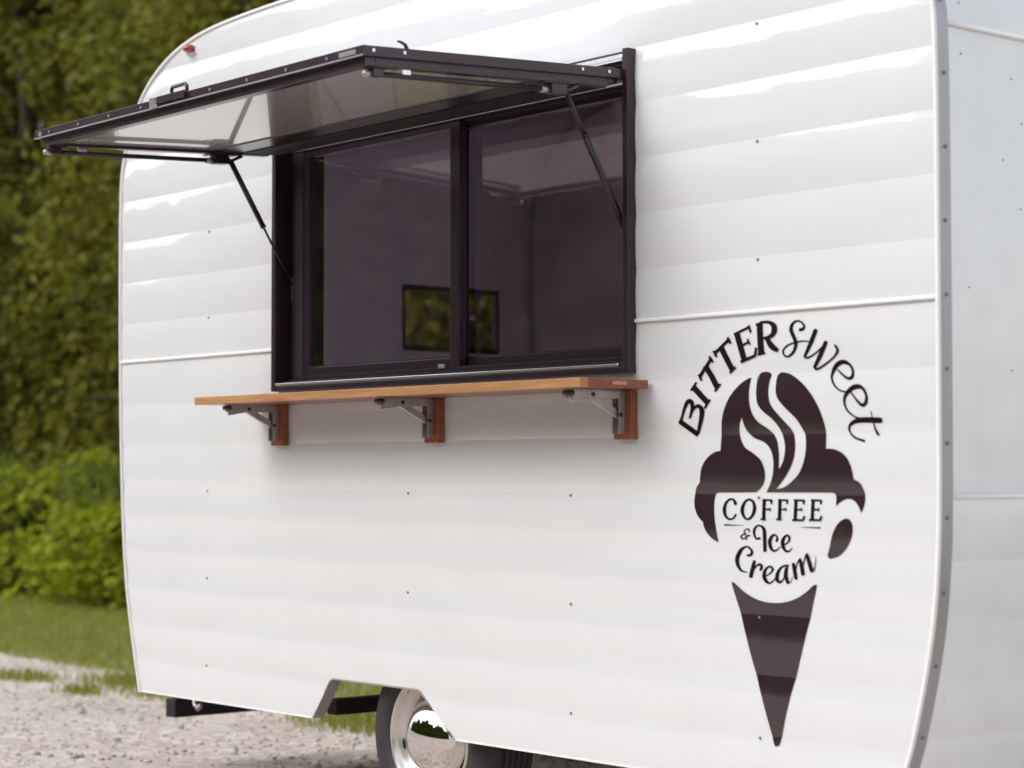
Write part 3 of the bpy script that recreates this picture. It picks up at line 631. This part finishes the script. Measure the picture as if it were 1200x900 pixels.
letter(Z7, [([(332,482),(315,560),(297,652)],[30,36,36]), ([(320,590),(360,532),(398,514),(422,537),(410,575)],[9,15,23,26,26])])
letter(Z7, [([(470,650),(520,620),(550,575),(530,543),(490,548),(457,600),(453,660),(482,716),(520,732),(565,700),(595,650)],[10,14,23,20,19,31,36,30,18,11,8])])
letter(Z7, [([(730,532),(690,528),(640,562),(607,630),(607,698),(640,722),(675,690),(705,620)],[20,17,23,34,34,24,13,10]), ([(712,560),(705,640),(730,728)],[30,38,28]), ([(730,735),(762,718),(790,660)],[14,8,5])])
letter(Z7, [([(790,512),(810,600),(825,675)],[32,36,32]), ([(820,600),(835,502),(860,458)],[9,11,15]), ([(866,458),(890,540),(906,625)],[28,36,36]), ([(900,570),(915,472),(935,404)],[9,11,15]), ([(945,400),(980,500),(1008,588)],[28,36,34]), ([(1010,598),(1040,570),(1050,490),(1052,415)],[16,10,7,3])])

# ================================================================== VEGETATION
def leaf_cards(centres, size, up=.35, fold=.25, jitter=.35):
    """one folded leaf (two triangles sharing a rib, as one 4-corner face) at each centre, random attitude"""
    n = len(centres)
    nrm = rng.normal(size=(n, 3)); nrm[:, 2] = np.abs(nrm[:, 2])+up; nrm /= np.linalg.norm(nrm, axis=1)[:, None]
    a = np.cross(nrm, rng.normal(size=(n, 3))); a /= np.linalg.norm(a, axis=1)[:, None]; b = np.cross(nrm, a)
    s_ = size*(1+jitter*rng.uniform(-1, 1, n))[:, None]
    tip, base = centres+a*s_*.62, centres-a*s_*.5
    l_, r_ = centres+b*s_*.34+nrm*s_*fold*.5, centres-b*s_*.34+nrm*s_*fold*.5
    return np.stack([base, r_, tip, l_], 1)
def clumps(nc, per, box_fn, cr):
    c = box_fn(nc); k = rng.integers(0, nc, nc*per)
    d = rng.normal(size=(nc*per, 3)); d /= np.linalg.norm(d, axis=1)[:, None]
    rad = cr[k] if hasattr(cr, '__len__') else cr
    return c[k]+d*(rad*rng.uniform(.35, 1.05, nc*per)**.5)[:, None]*np.array([1, 1, .75])
def make_tree(h, rad, nc, per, lm, lean=0):
    t = bpy.data.objects.new('tree', None); link(t)
    def crown_pts(n):
        u = rng.uniform(0, 1, n); z = .5+u*(h-.6)
        prof = rad*(.55+.75*np.sin(np.pi*np.clip(u*.88+.10, 0, 1))**.8)*(.8+.2*np.sin(z*2.3+lean))
        a = rng.uniform(0, 2*np.pi, n); q = np.sqrt(rng.uniform(.15, 1, n))
        return np.stack([prof*q*np.cos(a)+lean*.15*z, prof*q*np.sin(a)*.8, z], 1)
    cr = rng.uniform(.30, .72, nc)
    quads_np('crown', leaf_cards(clumps(nc, per, crown_pts, cr), .12), lm, t)
    bm = bmesh.new(); pts = [(0, 0, -.05)]+[(lean*.15*z+random.uniform(-.1, .1), random.uniform(-.1, .1), z) for z in np.linspace(.6, h*.9, 7)]
    add_tube(bm, pts, list(np.linspace(.16, .03, len(pts))), 9)
    for i in range(12):
        z = random.uniform(1, h*.8); a = random.uniform(0, 6.28); l_ = rad*random.uniform(.5, .95)
        p = Vector((lean*.15*z, 0, z)); q = p+Vector((math.cos(a)*l_, math.sin(a)*l_, random.uniform(.2, 1.0)))
        add_tube(bm, [p, p.lerp(q, .5)+Vector((0, 0, .12)), q], [.05, .035, .012], 6)
    from_bm('trunk', bm, 'bark', t, True)
    return t
def copy_tree(o):
    c = o.copy(); link(c)
    for ch in o.children:
        d = ch.copy(); link(d, c)
    return c
protos = [make_tree(8.6, 1.25, 230, 62, 'leaf_tree', .3), make_tree(9.4, 1.4, 240, 62, 'leaf_tree_b', -.25), make_tree(7.8, 1.2, 210, 62, 'leaf_tree', -.4)]
used = [False]*3
i = 0
for row, (y, step) in enumerate(((7.5, 1.55), (9.4, 1.9))):
    x = -25.0+row*.8
    while x < -3.5:
        k = (i*7+row) % 3; t = protos[k] if not used[k] else copy_tree(protos[k]); used[k] = True
        t.location = (x, y+random.uniform(-.4, .4), 0); t.rotation_euler.z = random.uniform(0, 6.28); s_ = random.uniform(.88, 1.12); t.scale = (s_, s_, s_*random.uniform(.9, 1.1))
        tag(t, ('leafy olive green tree', 'tall deep green leafy tree', 'shorter leaning olive green tree')[k]+(' directly behind the roadside shrubs', ' half hidden in the second row of the treeline')[row], 'tree', 'trees of the dense treeline')
        x += step*random.uniform(.85, 1.15); i += 1

def make_shrub(h, rad, nc, per):
    t = bpy.data.objects.new('shrub', None); link(t)
    def pts(n):
        u = rng.uniform(0, 1, n); z = .08+u*(h-.15); a = rng.uniform(0, 2*np.pi, n); q = np.sqrt(rng.uniform(.1, 1, n)); pr = rad*np.sqrt(np.clip(1-(u*.93)**2.2, .03, 1))
        return np.stack([pr*q*np.cos(a), pr*q*np.sin(a)*.8, z], 1)
    quads_np('foliage', leaf_cards(clumps(nc, per, pts, rng.uniform(.12, .26, nc)), .095, up=.6), 'leaf_shrub', t)
    bm = bmesh.new()
    for k in range(9):
        a = random.uniform(0, 6.28); l_ = rad*random.uniform(.2, .75)
        add_tube(bm, [(random.uniform(-.08, .08), random.uniform(-.08, .08), -.03), (math.cos(a)*l_*.5, math.sin(a)*l_*.5, h*.45), (math.cos(a)*l_, math.sin(a)*l_, h*.8)], [.016, .011, .005], 5)
    from_bm('stems', bm, 'bark', t, True)
    return t
sp = [make_shrub(1.05, .72, 80, 22), make_shrub(.86, .78, 75, 22), make_shrub(1.25, .62, 80, 22)]; used = [False]*3
x, i = -21.5, 0
while x < -3:
    k = (i*5+i//3) % 3; t = sp[k] if not used[k] else copy_tree(sp[k]); used[k] = True
    t.location = (x, 5.35+random.uniform(-.22, .3), 0); t.rotation_euler.z = random.uniform(0, 6.28); s_ = random.uniform(.85, 1.12); t.scale = (s_, s_, s_)
    tag(t, ('bright yellow green broadleaf shrub', 'low wide yellow green shrub', 'tall narrow yellow green shrub')[k]+' along the grass verge in front of the trees', 'shrub', 'shrubs along the grass verge')
    x += random.uniform(.62, .9); i += 1

def blades(n, xr_, yr_, h, wd, m, name, label, cat, spread=.35, dens=None, ten=None):
    x = rng.uniform(*xr_, n); y = rng.uniform(*yr_, n)
    if dens is not None: k = dens(x, y); x, y = x[k], y[k]; n = len(x)
    hh = h*rng.uniform(.45, 1.15, n); a = rng.uniform(0, 2*np.pi, n); d = np.stack([np.cos(a), np.sin(a)], 1); b = np.stack([-d[:, 1], d[:, 0]], 1)
    base = np.stack([x, y, np.zeros(n)], 1); w_ = wd*rng.uniform(.7, 1.3, n)[:, None]
    o = lambda f, s_: np.concatenate([d*f*spread*hh[:, None]+b*w_*s_, np.zeros((n, 1))], 1)
    up = lambda f: np.stack([np.zeros(n), np.zeros(n), hh*f], 1)
    V = np.stack([base+o(0, -.5), base+o(0, .5), base+o(.35, .42)+up(.6), base+o(1, 0)+up(1), base+o(.35, -.42)+up(.6)], 1)
    g = quads_np(name, V, m); return tag(g, label, cat, kind='stuff')
blades(120000, (-30, 4), (1.75, 5.6), .045, .008, 'blade', 'grass', 'short mown grass verge between gravel road and shrubs', 'grass', dens=lambda x, y: rng.uniform(0, 1, len(x)) < np.clip((y-1.97+.06*np.sin(x*1.7)+.05*np.sin(x*4.1))/.30, 0, 1)*np.where(x < -5, 1, .8))
blades(16000, (-26, 4), (5.3, 6.2), 1.22, .013, 'tallblade', 'tall_weeds', 'tall green weeds standing between the shrubs and the trees', 'weeds', spread=.22)
def tuft(x, y):
    r_ = np.full(len(x), False)
    for cx, cy, q in ((-6.6, 1.50, .20), (-6.0, 1.85, .30), (-5.3, 1.8, .4), (-3.6, 1.75, .4), (-2.2, 1.8, .3), (-5.7, 1.35, .14)):
        r_ |= ((x-cx)/1.7)**2+((y-cy))**2 < (q*rng.uniform(.2, 1, len(x)))**2
    return r_
blades(60000, (-12, 2), (.8, 2.2), .06, .008, 'blade', 'weed_tufts', 'sparse grass tufts growing at the edge of the gravel road', 'grass', dens=tuft)

# loose stones on the road
n = 26000
x = rng.uniform(-17, 2, n); y = rng.uniform(-5, 2.0, n); keep = (x < -1) | (rng.uniform(0, 1, n) < .4); x, y = x[keep], y[keep]; n = len(x)
ico = bmesh.new(); bmesh.ops.create_icosphere(ico, subdivisions=1, radius=1); iv = np.array([v.co[:] for v in ico.verts]); itf = np.array([[v.index for v in f.verts] for f in ico.faces]); ico.free()
itf = itf[::1]; sz = rng.gamma(2.0, .0026, n)+.003
V = iv[None]*sz[:, None, None]*rng.uniform(.6, 1.3, (n, 1, 3))*rng.uniform(.8, 1.2, (n, len(iv), 1))
V[:, :, 2] *= .65; V += np.stack([x, y, .004+sz*.25], 1)[:, None]
me = bpy.data.meshes.new('loose_gravel'); nv = len(iv); nf = len(itf)
me.vertices.add(n*nv); me.vertices.foreach_set('co', V.astype(np.float32).ravel())
idx = (itf[None]+np.arange(n)[:, None, None]*nv).astype(np.int32).ravel()
me.loops.add(len(idx)); me.loops.foreach_set('vertex_index', idx); me.polygons.add(n*nf); me.polygons.foreach_set('loop_start', np.arange(0, len(idx), 3, dtype=np.int32)); me.update(calc_edges=True); me.materials.append(M['stone'])
tag(link(bpy.data.objects.new('loose_gravel', me)), 'loose pale gravel stones scattered over the road', 'gravel', kind='stuff')

# the wood on the other side of the road, seen mirrored in the paint, glass and hubcap
n = 90000
x = rng.uniform(-85, 25, n); top_ = 9.6+1.5*np.sin(x*.31)+.9*np.sin(x*.83+1)+.7*np.sin(x*1.9)+.5*np.sin(x*4.1); u_ = rng.uniform(0, 1, n)
c = np.stack([x, -22+rng.uniform(-2.2, 2.2, n)*np.sqrt(1-(u_*.95)**2), u_*top_], 1)
tag(quads_np('wood', leaf_cards(c, .62), 'leaf_tree_b'), 'dark leafy wood on the far side of the road', 'wood', kind='stuff')
